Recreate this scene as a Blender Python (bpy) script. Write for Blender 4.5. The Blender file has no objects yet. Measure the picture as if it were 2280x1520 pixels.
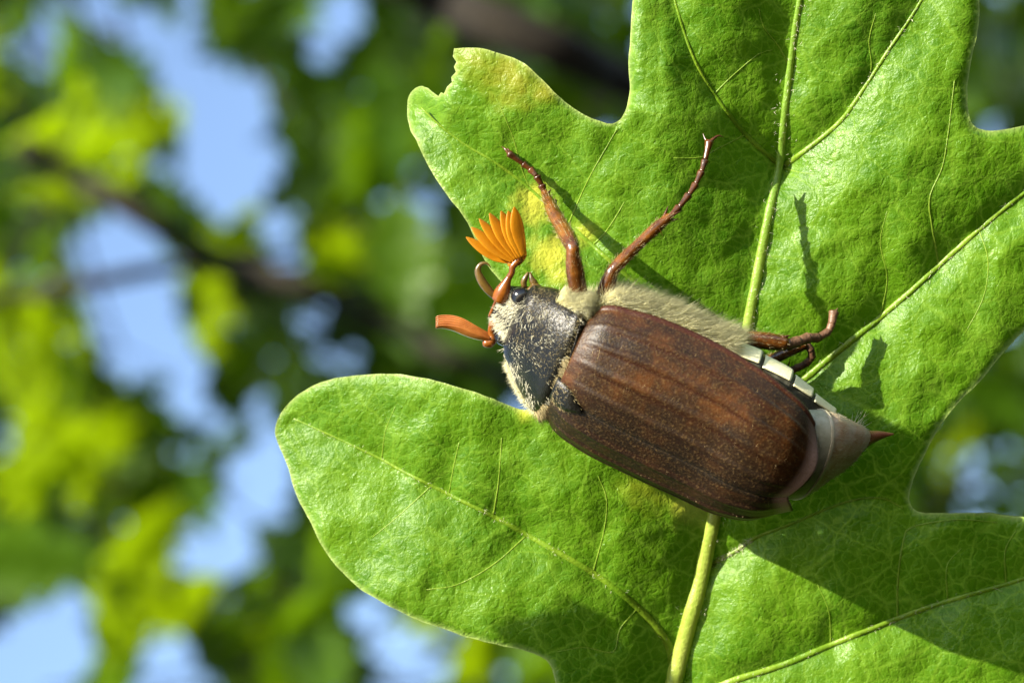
import bpy, math, random
import numpy as np
from mathutils import Vector, Matrix, noise
from mathutils.geometry import delaunay_2d_cdt

random.seed(7); RNG = np.random.default_rng(7)
SC = bpy.context.scene

# ------------------------------------------------------------------ frame
# The leaf frame: x to the picture's right, y up, z towards the camera, one unit = one photograph
# pixel on the leaf. S turns that unit into metres (the beetle is 28 mm long).
S = 0.0686 / 2280.0
D = 0.2 / S                                   # camera distance in units
def P(px, py, z=0.0):
    k = 1.0 - z / D
    return np.array([(px - 1140.0) * k, (760.0 - py) * k, z])
# gravity in that frame: the camera looks up into the tree and is rolled
PITCH, ROLL = math.radians(24), math.radians(52)
up = Vector((-math.cos(PITCH) * math.cos(ROLL), math.cos(PITCH) * math.sin(ROLL), -math.sin(PITCH))).normalized()
fw = Vector((0, 0, -1)); fh = (fw - fw.dot(up) * up).normalized()
M = Matrix((fh.cross(up), fh, up)).to_4x4()
M = Matrix.Translation((0, 0, 1.7)) @ M
TO_SUN = Vector((-0.76, 0.46, 0.46)).normalized()

# ------------------------------------------------------------------ camera, sky, sun
cam = bpy.data.cameras.new('camera'); camo = bpy.data.objects.new('camera', cam); SC.collection.objects.link(camo)
cam.sensor_width = 36.0; cam.lens = 36.0 * 0.2 / 0.0686
cam.clip_start = 0.005; cam.clip_end = 200.0
cam.dof.use_dof = True; cam.dof.focus_distance = 0.2 - 150 * S
cam.dof.aperture_fstop = cam.lens / 2.4; cam.dof.aperture_blades = 0
camo.matrix_world = M @ Matrix.Translation((0, 0, 0.2))
SC.camera = camo

sun_w = (M.to_3x3() @ TO_SUN).normalized()
SUN_EL = math.asin(sun_w.z); SUN_AZ = math.atan2(sun_w.x, sun_w.y)
W = bpy.data.worlds.new('World'); SC.world = W; W.use_nodes = True
wn = W.node_tree.nodes; wn.clear()
sky = wn.new('ShaderNodeTexSky'); sky.sky_type = 'NISHITA'; sky.sun_disc = False
sky.sun_elevation = SUN_EL; sky.sun_rotation = SUN_AZ; sky.air_density = 1.0; sky.dust_density = 0.7; sky.ozone_density = 1.5
bgn = wn.new('ShaderNodeBackground'); bgn.inputs[1].default_value = 0.088
wo = wn.new('ShaderNodeOutputWorld')
W.node_tree.links.new(sky.outputs[0], bgn.inputs[0]); W.node_tree.links.new(bgn.outputs[0], wo.inputs[0])
sl = bpy.data.lights.new('sun', 'SUN'); sl.energy = 5.0; sl.angle = math.radians(0.5); sl.color = (1.0, 0.92, 0.76)
so = bpy.data.objects.new('sun', sl); SC.collection.objects.link(so)
so.rotation_euler = sun_w.to_track_quat('Z', 'Y').to_euler(); so.location = (0, 0, 6)
SC.view_settings.view_transform = 'Standard'; SC.view_settings.look = 'None'
SC.view_settings.exposure = 1.82; SC.view_settings.gamma = 1.0
SC.cycles.use_denoising = True
SC.cycles.max_bounces = 8; SC.cycles.transmission_bounces = 6

# ------------------------------------------------------------------ material helpers
class NT:
    def __init__(s, name):
        s.m = bpy.data.materials.new(name); s.m.use_nodes = True
        s.t = s.m.node_tree; s.t.nodes.clear()
        s.out = s.n('ShaderNodeOutputMaterial')
        tc = s.n('ShaderNodeTexCoord'); v = s.n('ShaderNodeVectorMath', operation='SCALE')
        s.link(tc.outputs['Object'], v.inputs[0]); v.inputs['Scale'].default_value = 1.0 / S
        s.co = v.outputs[0]                                   # object coordinates in photo pixels
    def n(s, ty, **kw):
        o = s.t.nodes.new(ty)
        for k, v in kw.items(): setattr(o, k, v)
        return o
    def link(s, a, b): s.t.links.new(a, b)
    def put(s, sock, v):
        if hasattr(v, 'is_output') or hasattr(v, 'links'): s.link(v, sock)
        else: sock.default_value = v
    def noise(s, size, detail=3, rough=0.55, vec=None, dist=0.0):
        o = s.n('ShaderNodeTexNoise'); s.link(vec or s.co, o.inputs['Vector'])
        o.inputs['Scale'].default_value = 1.0 / size; o.inputs['Detail'].default_value = detail
        o.inputs['Roughness'].default_value = rough; o.inputs['Distortion'].default_value = dist
        return o
    def voro(s, size, feature='F1', vec=None):
        o = s.n('ShaderNodeTexVoronoi', feature=feature); s.link(vec or s.co, o.inputs['Vector'])
        o.inputs['Scale'].default_value = 1.0 / size
        return o
    def ramp(s, fac, stops):
        o = s.n('ShaderNodeValToRGB'); s.put(o.inputs[0], fac)
        e = o.color_ramp.elements
        while len(e) < len(stops): e.new(0.5)
        for el, (p, c) in zip(e, stops):
            el.position = p; el.color = (c, c, c, 1) if isinstance(c, (int, float)) else (*c, 1)
        return o.outputs[0]
    def mix(s, fac, a, b, blend='MIX'):
        o = s.n('ShaderNodeMix', data_type='RGBA', blend_type=blend)
        s.put(o.inputs[0], fac)
        for i, v in ((6, a), (7, b)):
            if isinstance(v, tuple): v = (*v, 1) if len(v) == 3 else v
            s.put(o.inputs[i], v)
        return o.outputs[2]
    def math(s, op, a, b=0.0, c=None):
        o = s.n('ShaderNodeMath', operation=op)
        s.put(o.inputs[0], a); s.put(o.inputs[1], b)
        if c is not None: s.put(o.inputs[2], c)
        return o.outputs[0]
    def attr(s, name):
        return s.n('ShaderNodeAttribute', attribute_name=name).outputs['Fac']
    def bump(s, h, dist_px, strength=1.0, prev=None):
        o = s.n('ShaderNodeBump'); s.put(o.inputs['Height'], h)
        o.inputs['Distance'].default_value = dist_px * S; o.inputs['Strength'].default_value = strength
        if prev: s.link(prev, o.inputs['Normal'])
        return o.outputs[0]
    def pbsdf(s, col, rough=0.5, spec=0.5, normal=None, **kw):
        o = s.n('ShaderNodeBsdfPrincipled')
        s.put(o.inputs['Base Color'], (*col, 1) if isinstance(col, tuple) else col)
        s.put(o.inputs['Roughness'], rough); s.put(o.inputs['Specular IOR Level'], spec)
        for k, v in kw.items(): s.put(o.inputs[k.replace('_', ' ')], v)
        if normal: s.link(normal, o.inputs['Normal'])
        return o.outputs[0]
    def transl(s, col, normal=None):
        o = s.n('ShaderNodeBsdfTranslucent'); s.put(o.inputs[0], (*col, 1) if isinstance(col, tuple) else col)
        if normal: s.link(normal, o.inputs['Normal'])
        return o.outputs[0]
    def mixsh(s, f, a, b):
        o = s.n('ShaderNodeMixShader'); s.put(o.inputs[0], f); s.link(a, o.inputs[1]); s.link(b, o.inputs[2]); return o.outputs[0]
    def done(s, sh): s.link(sh, s.out.inputs[0]); return s.m

def mat_leaf():
    t = NT('oak_leaf_blade')
    warp = t.noise(30, 2); wv = t.n('ShaderNodeVectorMath', operation='MULTIPLY_ADD')
    t.link(warp.outputs['Color'], wv.inputs[0]); wv.inputs[1].default_value = (22, 22, 0); t.link(t.co, wv.inputs[2])
    flat = t.n('ShaderNodeVectorMath', operation='MULTIPLY'); t.link(wv.outputs[0], flat.inputs[0]); flat.inputs[1].default_value = (1, 1, 0)
    fv = flat.outputs[0]
    v1 = t.voro(25, 'DISTANCE_TO_EDGE', fv).outputs[0]
    v2 = t.voro(95, 'DISTANCE_TO_EDGE', fv).outputs[0]
    n1 = t.ramp(v1, [(0.0, 1.0), (0.10, 0.0)]); n2 = t.ramp(v2, [(0.0, 1.0), (0.045, 0.0)])
    net = t.math('MAXIMUM', t.math('MULTIPLY', n1, 0.6), n2)
    big = t.noise(260, 3).outputs[0]; mid = t.noise(60, 4, 0.6).outputs[0]
    col = t.mix(t.ramp(big, [(0.35, 0.0), (0.65, 1.0)]), (0.034, 0.104, 0.003), (0.060, 0.142, 0.004))
    col = t.mix(t.ramp(mid, [(0.3, 0.0), (0.75, 0.55)]), col, (0.100, 0.195, 0.008))
    col = t.mix(t.math('MULTIPLY', net, 0.5), col, (0.13, 0.235, 0.016))
    col = t.mix(t.attr('sick_glow'), col, (0.48, 0.46, 0.05))
    col = t.mix(t.attr('rust_shade'), col, (0.24, 0.20, 0.016))
    col = t.mix(t.attr('margin'), col, (0.36, 0.42, 0.14))
    tr = t.mix(t.math('MULTIPLY', net, 0.75), (0.085, 0.22, 0.0004), (0.36, 0.52, 0.03))
    tr = t.mix(t.attr('sick_glow'), tr, (0.8, 0.75, 0.10))
    tr = t.mix(t.attr('margin'), tr, (0.6, 0.7, 0.25))
    # relief: puffed cells between the veinlets, then a fine grained skin
    puff = t.ramp(v1, [(0.0, 0.0), (0.45, 1.0)])
    g1 = t.noise(8.5, 2, 0.5, fv, 0.4).outputs[0]; g2 = t.noise(4.6, 2, 0.6).outputs[0]
    b = t.bump(puff, 2.6, 0.5)
    b = t.bump(g1, 3.2, 0.62, b)
    b = t.bump(g2, 2.2, 0.6, b)
    rg = t.ramp(t.noise(90, 2).outputs[0], [(0.3, 0.30), (0.7, 0.46)])
    p = t.pbsdf(col, rg, 0.22, b)
    return t.done(t.mixsh(0.19, p, t.transl(tr, b)))

def mat_vein(name, c1, c2, rough=0.35):
    t = NT(name)
    n = t.noise(60, 3).outputs[0]
    col = t.mix(t.ramp(n, [(0.3, 0.0), (0.7, 1.0)]), c1, c2)
    b = t.bump(t.noise(9, 3, 0.6).outputs[0], 4.0, 0.6)
    if name == 'midrib_skin':
        sx = t.n('ShaderNodeSeparateXYZ'); t.link(t.co, sx.inputs[0])
        mr = t.n('ShaderNodeMapRange'); t.link(sx.outputs[1], mr.inputs[0]); mr.inputs[1].default_value = 500; mr.inputs[2].default_value = 1100
        col = t.mix(mr.outputs[0], col, (0.15, 0.27, 0.03))
    p = t.pbsdf(col, rough, 0.35, b)
    return t.done(t.mixsh(0.3, p, t.transl(tuple(x * 1.5 for x in c2), b)))

def mat_back_leaf(name, c1, c2, tr, rough=0.35):
    t = NT(name)
    oi = t.n('ShaderNodeObjectInfo').outputs['Random']
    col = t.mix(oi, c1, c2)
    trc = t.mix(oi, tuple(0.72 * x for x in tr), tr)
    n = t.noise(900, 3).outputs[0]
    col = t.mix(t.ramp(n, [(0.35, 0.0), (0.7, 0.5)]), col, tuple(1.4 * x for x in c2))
    b = t.bump(t.noise(500, 3).outputs[0], 120, 0.6)
    p = t.pbsdf(col, rough, 0.5, b)
    return t.done(t.mixsh(0.5, p, t.transl(trc, b)))

def mat_bark():
    t = NT('bark'); n = t.noise(220, 6, 0.65).outputs[0]
    col = t.ramp(n, [(0.3, (0.006, 0.005, 0.003)), (0.7, (0.022, 0.017, 0.010))])
    return t.done(t.pbsdf(col, 0.85, 0.2, t.bump(n, 120, 0.8)))

def mat_elytron():
    t = NT('elytron_chitin')
    n = t.noise(85, 5, 0.68).outputs[0]; f = t.noise(5, 3, 0.75).outputs[0]
    col = t.ramp(n, [(0.32, (0.007, 0.0032, 0.001)), (0.50, (0.022, 0.0080, 0.0016)), (0.68, (0.066, 0.0215, 0.003))])
    col = t.mix(t.attr('rib'), col, (0.022, 0.005, 0.0015))
    col = t.mix(t.attr('suture_shade'), col, (0.008, 0.005, 0.0025))
    col = t.mix(t.attr('rear'), col, (0.34, 0.22, 0.18))
    col = t.mix(t.attr('rim'), col, (0.035, 0.008, 0.003))
    col = t.mix(t.ramp(f, [(0.52, 0.0), (0.70, 0.6)]), col, (0.12, 0.075, 0.026))
    b = t.bump(t.noise(5, 2, 0.6).outputs[0], 2.2, 0.5)
    return t.done(t.pbsdf(col, 0.46, 0.26, b, Coat_Weight=0.03, Coat_Roughness=0.3))

def mat_simple(name, stops, size, rough, spec=0.5, bsize=8, bd=2.0, coat=0.0, trans=None, tf=0.2):
    t = NT(name); n = t.noise(size, 4, 0.6).outputs[0]
    col = t.ramp(n, stops); b = t.bump(t.noise(bsize, 3, 0.6).outputs[0], bd, 0.6)
    p = t.pbsdf(col, rough, spec, b, Coat_Weight=coat, Coat_Roughness=0.2)
    if trans: p = t.mixsh(tf, p, t.transl(trans))
    return t.done(p)

def mat_hair(name, c, tr=0.35):
    t = NT(name); n = t.noise(25, 2).outputs[0]
    col = t.ramp(n, [(0.3, tuple(0.75 * x for x in c)), (0.7, c)])
    p = t.pbsdf(col, 0.45, 0.4)
    return t.done(t.mixsh(tr, p, t.transl(col)))

MT = dict(
    leaf=mat_leaf(),
    midrib=mat_vein('midrib_skin', (0.22, 0.32, 0.035), (0.36, 0.43, 0.08)),
    vein=mat_vein('lateral_vein_skin', (0.10, 0.205, 0.008), (0.19, 0.30, 0.02)),
    veinlet=mat_vein('veinlet_skin', (0.14, 0.24, 0.016), (0.22, 0.33, 0.035)),
    bl_mid=mat_back_leaf('tree_leaf_mid', (0.028, 0.075, 0.003), (0.055, 0.115, 0.005), (0.14, 0.27, 0.003)),  # one leaf in three tones: sun and shade put into its colour
    bl_lit=mat_back_leaf('tree_leaf_lit_through', (0.055, 0.11, 0.004), (0.08, 0.14, 0.006), (0.27, 0.41, 0.002)),
    bl_shade=mat_back_leaf('tree_leaf_shaded', (0.020, 0.050, 0.002), (0.036, 0.078, 0.004), (0.08, 0.16, 0.001)),
    bark=mat_bark(),
    elytron=mat_elytron(),
    black=mat_simple('black_chitin', [(0.3, (0.003, 0.003, 0.0025)), (0.7, (0.010, 0.0095, 0.007))], 30, 0.30, 0.30, 6, 3.0),
    eye=mat_simple('eye_black', [(0.3, (0.004, 0.004, 0.004)), (0.7, (0.008, 0.008, 0.008))], 20, 0.16, 0.5, 3, 0.4),
    legm=mat_simple('leg_chitin', [(0.25, (0.022, 0.008, 0.002)), (0.5, (0.085, 0.028, 0.004)), (0.75, (0.18, 0.065, 0.008))], 38, 0.27, 0.5, 10, 2.0, 0.2),
    legdark=mat_simple('tarsus_chitin', [(0.25, (0.010, 0.004, 0.0015)), (0.7, (0.085, 0.026, 0.004))], 22, 0.3, 0.5, 8, 1.5, 0.2),
    tarsgrey=mat_simple('dull_tarsus', [(0.3, (0.06, 0.028, 0.013)), (0.7, (0.15, 0.08, 0.045))], 16, 0.45, 0.4, 5, 2.5),
    orange=mat_simple('antenna_orange', [(0.25, (0.42, 0.16, 0.004)), (0.75, (0.62, 0.27, 0.008))], 60, 0.38, 0.4, 6, 0.8, 0.1, (0.65, 0.27, 0.004), 0.4),
    amber=mat_simple('antenna_stalk', [(0.25, (0.10, 0.026, 0.004)), (0.75, (0.26, 0.085, 0.010))], 30, 0.26, 0.5, 8, 1.0, 0.3, (0.4, 0.12, 0.006), 0.2),
    white=mat_simple('white_scales', [(0.25, (0.64, 0.62, 0.36)), (0.7, (0.82, 0.79, 0.50))], 9, 0.7, 0.2, 4, 1.5),
    grey=mat_simple('grey_segment', [(0.3, (0.12, 0.12, 0.08)), (0.7, (0.28, 0.28, 0.20))], 28, 0.5, 0.3, 5, 2.0),
    pyg=mat_simple('pygidium_skin', [(0.3, (0.40, 0.23, 0.12)), (0.5, (0.50, 0.35, 0.23)), (0.7, (0.56, 0.48, 0.38))], 45, 0.42, 0.4, 4, 1.5),
    palp=mat_simple('palp_brown', [(0.3, (0.05, 0.03, 0.006)), (0.7, (0.11, 0.065, 0.012))], 20, 0.32, 0.5, 8, 1.0, 0.2),
    fur=mat_hair('cream_fur', (0.92, 0.89, 0.60), 0.55),
    furw=mat_hair('pale_hair', (0.72, 0.69, 0.50), 0.25),
    furb=mat_hair('straw_hair', (0.42, 0.34, 0.16), 0.25),
    seta=mat_hair('elytron_seta', (0.50, 0.38, 0.18), 0.2),
)

# ------------------------------------------------------------------ object helpers
def mesh_obj(name, verts, faces, mat, parent=None, org=None, smooth=True):
    """verts in leaf-frame units; parent's origin is subtracted."""
    v = np.asarray(verts, float)
    if org is None: org = ORG.get(parent.name, np.zeros(3)) if parent else np.zeros(3)
    me = bpy.data.meshes.new(name)
    me.from_pydata(((v - org) * S).tolist(), [], faces)
    if smooth: me.polygons.foreach_set('use_smooth', [True] * len(me.polygons))
    me.update(); me.materials.append(mat)
    o = bpy.data.objects.new(name, me); SC.collection.objects.link(o)
    if parent: o.parent = parent; ORG[o.name] = org
    else: o.matrix_world = M @ Matrix.Translation(Vector(org * S)); ORG[o.name] = org
    return o
ORG = {}
def thing(name, org, label, cat, group=None):
    o = bpy.data.objects.new(name, None); SC.collection.objects.link(o)
    o.empty_display_size = 0.003
    o.matrix_world = M @ Matrix.Translation(Vector(np.asarray(org) * S)); ORG[o.name] = np.asarray(org, float)
    o['label'] = label; o['category'] = cat
    if group: o['group'] = group
    return o

def catmull(pts, step=6.0, closed=False):
    pts = [np.asarray(p, float) for p in pts]; n = len(pts); out = []
    rng = range(n) if closed else range(n - 1)
    for i in rng:
        p1, p2 = pts[i], pts[(i + 1) % n]
        p0 = pts[i - 1] if (closed or i > 0) else 2 * p1 - p2
        p3 = pts[(i + 2) % n] if (closed or i + 2 < n) else 2 * p2 - p1
        k = max(1, int(np.linalg.norm((p2 - p1)[:2]) / step)) if len(p1) == 2 else max(1, int(np.linalg.norm((p2 - p1)[:3]) / step))
        for j in range(k):
            t = j / k
            out.append(0.5 * ((2 * p1) + (-p0 + p2) * t + (2 * p0 - 5 * p1 + 4 * p2 - p3) * t * t + (-p0 + 3 * p1 - 3 * p2 + p3) * t ** 3))
    if not closed: out.append(pts[-1])
    return np.array(out)

def tube_geo(path, rad, seg=10, flat=1.0, flatdir=(0, 0, 1), cap=True, close_tip=False):
    """path (n,3), rad (n,): tube with optional flattening along flatdir."""
    path = np.asarray(path, float); n = len(path); rad = np.broadcast_to(np.asarray(rad, float), (n,))
    tan = np.gradient(path, axis=0); tan /= np.linalg.norm(tan, axis=1)[:, None] + 1e-9
    fd = np.asarray(flatdir, float)
    V = []; F = []
    prev = None
    for i in range(n):
        a = fd - fd.dot(tan[i]) * tan[i]
        if np.linalg.norm(a) < 0.15:
            a = prev if prev is not None else np.array([1.0, 0, 0]); a = a - a.dot(tan[i]) * tan[i]
        a /= np.linalg.norm(a); prev = a; b = np.cross(tan[i], a)
        for j in range(seg):
            th = 2 * math.pi * j / seg
            V.append(path[i] + rad[i] * (math.cos(th) * flat * a + math.sin(th) * b))
    for i in range(n - 1):
        for j in range(seg):
            F.append((i * seg + j, i * seg + (j + 1) % seg, (i + 1) * seg + (j + 1) % seg, (i + 1) * seg + j))
    if cap:
        for i, r in ((0, -1), (n - 1, 1)):
            V.append(path[i] + tan[i] * r * rad[i] * 0.5); c = len(V) - 1
            for j in range(seg):
                q = (i * seg + j, i * seg + (j + 1) % seg)
                F.append((q[1], q[0], c) if r < 0 else (q[0], q[1], c))
    return V, F
def join(*geos):
    V = []; F = []
    for v, f in geos:
        k = len(V); V += list(v); F += [tuple(i + k for i in q) for q in f]
    return V, F
def interp(keys, t):
    xs = [k[0] for k in keys]; ys = [k[1] for k in keys]
    return np.interp(t, xs, ys)
def smooth_keys(keys, t):
    """monotone-ish smooth interpolation of (x, y) keys"""
    xs = np.array([k[0] for k in keys], float); ys = np.array([k[1] for k in keys], float)
    m = np.gradient(ys, xs); t = np.clip(t, xs[0], xs[-1])
    i = np.clip(np.searchsorted(xs, t) - 1, 0, len(xs) - 2)
    h = xs[i + 1] - xs[i]; s = (t - xs[i]) / h
    return ((2 * s**3 - 3 * s**2 + 1) * ys[i] + (s**3 - 2 * s**2 + s) * h * m[i] + (-2 * s**3 + 3 * s**2) * ys[i + 1] + (s**3 - s**2) * h * m[i + 1])

def hairs(name, roots, dirs, length, width, mat, parent, bend=None, kind='stuff'):
    """many tapered bent hairs, three-sided, joined into one part"""
    R = np.asarray(roots, float); d = np.asarray(dirs, float); n = len(R)
    d = d / (np.linalg.norm(d, axis=1)[:, None] + 1e-9)
    L = np.broadcast_to(length, (n,)).astype(float); w = np.broadcast_to(width, (n,)).astype(float)
    bend = np.zeros((n, 3)) if bend is None else np.asarray(bend, float)
    ref = np.where(np.abs(d[:, 2:3]) < 0.8, np.array([[0, 0, 1.0]]), np.array([[1.0, 0, 0]]))
    a = np.cross(d, ref); a /= np.linalg.norm(a, axis=1)[:, None]; b = np.cross(d, a)
    rings = []
    for t, k in ((0.0, 1.0), (0.5, 0.8)):
        c = R + d * (L * t)[:, None] + bend * (L * t * t)[:, None]
        for j in range(3):
            th = 2 * math.pi * j / 3
            rings.append(c + (w * k / 2)[:, None] * (math.cos(th) * a + math.sin(th) * b))
    tip = R + d * L[:, None] + bend * L[:, None]
    V = np.stack(rings + [tip], axis=1).reshape(-1, 3)
    F = []
    for i in range(n):
        k = 7 * i
        F += [(k, k + 1, k + 4, k + 3), (k + 1, k + 2, k + 5, k + 4), (k + 2, k, k + 3, k + 5),
              (k + 3, k + 4, k + 6), (k + 4, k + 5, k + 6), (k + 5, k + 3, k + 6)]
    o = mesh_obj(name, V, F, mat, parent)
    if kind: o['kind'] = kind
    return o

# ------------------------------------------------------------------ the oak leaf
OUT = [(1010,108),(1060,107),(1110,118),(1165,140),(1205,175),(1245,215),(1290,250),(1335,270),(1360,275),(1381,266),(1395,240),(1402,200),
 (1400,150),(1402,100),(1405,50),(1410,0),(1420,-60),(1450,-130),(1500,-180),(1600,-230),(1750,-260),(1900,-250),(2050,-210),(2130,-140),(2170,-60),
 (2180,0),(2178,60),(2165,120),(2155,180),(2154,230),(2161,268),(2178,286),(2210,292),(2250,286),(2280,280),(2360,262),(2440,280),(2490,340),
 (2500,420),(2460,520),(2390,610),(2330,690),(2280,735),(2230,790),(2180,850),(2130,900),(2092,950),(2065,1000),(2040,1050),(2026,1095),(2027,1122),
 (2042,1137),(2080,1142),(2140,1142),(2200,1142),(2280,1150),(2380,1150),(2460,1180),(2520,1260),(2530,1380),(2480,1500),(2380,1600),(2250,1680),
 (2080,1720),(1900,1735),(1750,1750),(1620,1780),(1500,1800),(1440,1760),(1360,1700),(1285,1620),(1248,1560),(1236,1512),(1225,1480),(1203,1461),(1160,1445),
 (1120,1437),(1050,1420),(980,1396),(920,1375),(860,1345),(800,1308),(752,1262),(717,1215),(692,1165),(668,1120),(652,1080),(641,1040),(628,1008),
 (615,975),(613,945),(625,920),(650,890),(690,862),(740,843),(800,835),(860,832),(920,837),(980,850),(1050,870),(1110,893),(1150,908),(1175,911),(1189,904),
 (1205,915),(1235,890),(1240,830),(1215,770),(1175,700),(1130,640),(1100,610),(1080,580),(1060,540),(1040,495),(1000,440),(965,390),(935,330),(915,290),(907,250),
 (910,215),(925,197),(940,192)]
NOTCH = [(953,197),(962,205),(975,215),(981,206),(988,209),(994,193),(1006,183),(1005,172),(1016,161),(1011,148),(1016,138),(1008,126)]
outl = np.array(list(catmull(OUT + [(952, 196)], 7.0)[:-1]) + [np.array(p, float) for p in NOTCH])
for i in range(len(outl)):
    outl[i] += 1.8 * np.array([noise.noise((outl[i][0] / 25, outl[i][1] / 25, 3.3)), noise.noise((outl[i][0] / 25, outl[i][1] / 25, 9.1))])

VEINS = {  # name: (points, start radius, end radius, kind)
 'midrib': ([(1478,1690),(1486,1600),(1500,1520),(1530,1400),(1560,1290),(1590,1150),(1612,1050),(1640,900),(1666,720),(1688,600),(1711,480),(1735,370),(1746,260),(1759,150),(1772,50),(1780,0),(1790,-100),(1796,-230)], 23, 4.5, 'm'),
 'L1': ([(1496,1475),(1488,1435),(1466,1402),(1420,1352),(1360,1302),(1300,1262),(1200,1205),(1110,1155),(1000,1100),(900,1050),(850,1022),(740,970),(655,932)], 11, 2.2, 'l'),
 'R1': ([(1500,1580),(1560,1545),(1640,1512),(1740,1480),(1850,1435),(2000,1375),(2100,1340),(2240,1300),(2330,1272),(2480,1240)], 11, 4, 'l'),
 'R2': ([(1615,985),(1700,915),(1790,845),(1880,770),(1990,682),(2090,592),(2180,512),(2280,430),(2400,360),(2470,320)], 11, 5, 'l'),
 'L2': ([(1655,870),(1560,770),(1460,670),(1380,600),(1340,565),(1290,520),(1250,488),(1180,420),(1100,360),(1040,325),(980,280),(938,240)], 9, 2.2, 'l'),
 'R3': ([(1736,376),(1790,338),(1870,272),(1922,200),(1980,110),(2040,20),(2090,-70)], 8, 3, 'l'),
 'L3': ([(1732,365),(1660,300),(1590,210),(1540,120),(1502,0),(1475,-110)], 6.5, 2.5, 'l'),
 'R4': ([(1578,1262),(1600,1246),(1640,1225),(1682,1196),(1760,1166),(1880,1118),(1960,1108),(2010,1130)], 6, 1.5, 'l'),
 't1': ([(2090,590),(2075,505),(2070,440),(2098,372),(2112,290),(2125,180)], 2.6, 1.2, 't'),
 't2': ([(1098,1148),(1110,1070),(1117,975)], 2.4, 1.0, 't'),
 't3': ([(1000,1098),(1010,1040),(1022,985)], 2.2, 1.0, 't'),
 't4': ([(1172,1192),(1100,1255),(1020,1300),(950,1312)], 2.4, 1.0, 't'),
 't5': ([(962,1080),(885,1150),(830,1195)], 2.2, 1.0, 't'),
 't6': ([(1320,1275),(1345,1180),(1350,1110),(1332,1060)], 2.4, 1.0, 't'),
 't7': ([(1265,500),(1310,400),(1352,325),(1375,285)], 2.4, 1.0, 't'),
 't8': ([(1318,546),(1342,525),(1368,488),(1390,450)], 2.4, 1.0, 't'),
 't9': ([(1998,1376),(1999,1290),(2012,1200),(2032,1172),(2130,1156),(2220,1162)], 2.6, 1.0, 't'),
 't10': ([(2240,1300),(2238,1225),(2262,1180)], 2.2, 1.0, 't'),
 't11': ([(1738,372),(1775,383),(1815,388)], 2.0, 0.8, 't'),
 't12': ([(1758,150),(1735,105),(1700,60),(1690,20)], 2.2, 1.0, 't'),
 't13': ([(1590,210),(1630,170),(1690,120),(1720,112)], 2.0, 1.0, 't'),
 't14': ([(1922,200),(1940,150),(1935,90),(1950,30)], 2.0, 1.0, 't'),
 't15': ([(1960,705),(1975,620),(1960,540),(1975,470)], 1.8, 0.8, 't'),
 't16': ([(1850,1435),(1845,1360),(1820,1300)], 1.8, 0.8, 't'),
 't17': ([(2110,1338),(2108,1260),(2140,1220)], 1.8, 0.8, 't'),
 't18': ([(1180,420),(1160,370),(1140,300),(1105,220)], 2.0, 0.8, 't'),
 't19': ([(1420,1352),(1380,1400),(1365,1450),(1300,1440),(1240,1450)], 2.0, 0.8, 't'),
 't20': ([(850,1022),(858,960),(880,905)], 1.8, 0.8, 't'),
 't21': ([(2180,512),(2200,580),(2190,660),(2150,740)], 1.8, 0.8, 't'),
 't22': ([(1660,300),(1600,330),(1560,350),(1500,352)], 1.8, 0.8, 't'),
}
VPATH = {k: catmull([np.array(p, float) for p in v[0]], 12.0) for k, v in VEINS.items()}
def dist_path(q, path):
    """distance of points q (n,2) to a polyline, and the side"""
    best = np.full(len(q), 1e9); side = np.zeros(len(q))
    for a, b in zip(path[:-1:2], path[2::2]):
        ab = b - a; t = np.clip(((q - a) @ ab) / (ab @ ab), 0, 1)
        e = q - (a + t[:, None] * ab); dd = np.hypot(e[:, 0], e[:, 1])
        m = dd < best; best[m] = dd[m]; side[m] = (ab[0] * e[m, 1] - ab[1] * e[m, 0])
    return best, side
def fbm(q, size, seed, octv=2):
    return np.array([noise.fractal((p[0] / size, p[1] / size, seed), 1.0, 2.0, octv) for p in q])
def leaf_z(q, detail=True):
    q = np.atleast_2d(np.asarray(q, float))
    z = 0.13 * (900 - q[:, 1])
    d, s = dist_path(q, VPATH['midrib'])
    soft = np.sqrt(d * d + 30.0**2) - 30.0
    left = q[:, 0] < np.interp(q[:, 1], VPATH['midrib'][::-1, 1], VPATH['midrib'][::-1, 0])
    z = z + np.where(left, 84 * (1 - np.exp(-soft / 150)) - 0.00024 * np.maximum(soft - 200, 0)**2, 46 * (1 - np.exp(-soft / 140)) - 0.00010 * soft**2)
    for k, (pts, r0, r1, kind) in VEINS.items():
        if kind == 'm': continue
        d, _ = dist_path(q, VPATH[k])
        amp, wd = (44.0, 75.0) if kind == 'l' else (9.0, 34.0)
        z = z - amp * np.exp(-np.sqrt(d * d + 36.0) / wd)
    if detail:
        z = z + 20.0 * fbm(q, 230, 1.7) + 7.0 * fbm(q, 75, 5.1, 2) + 0.9 * fbm(q, 24, 8.2, 2)
    return z
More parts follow.
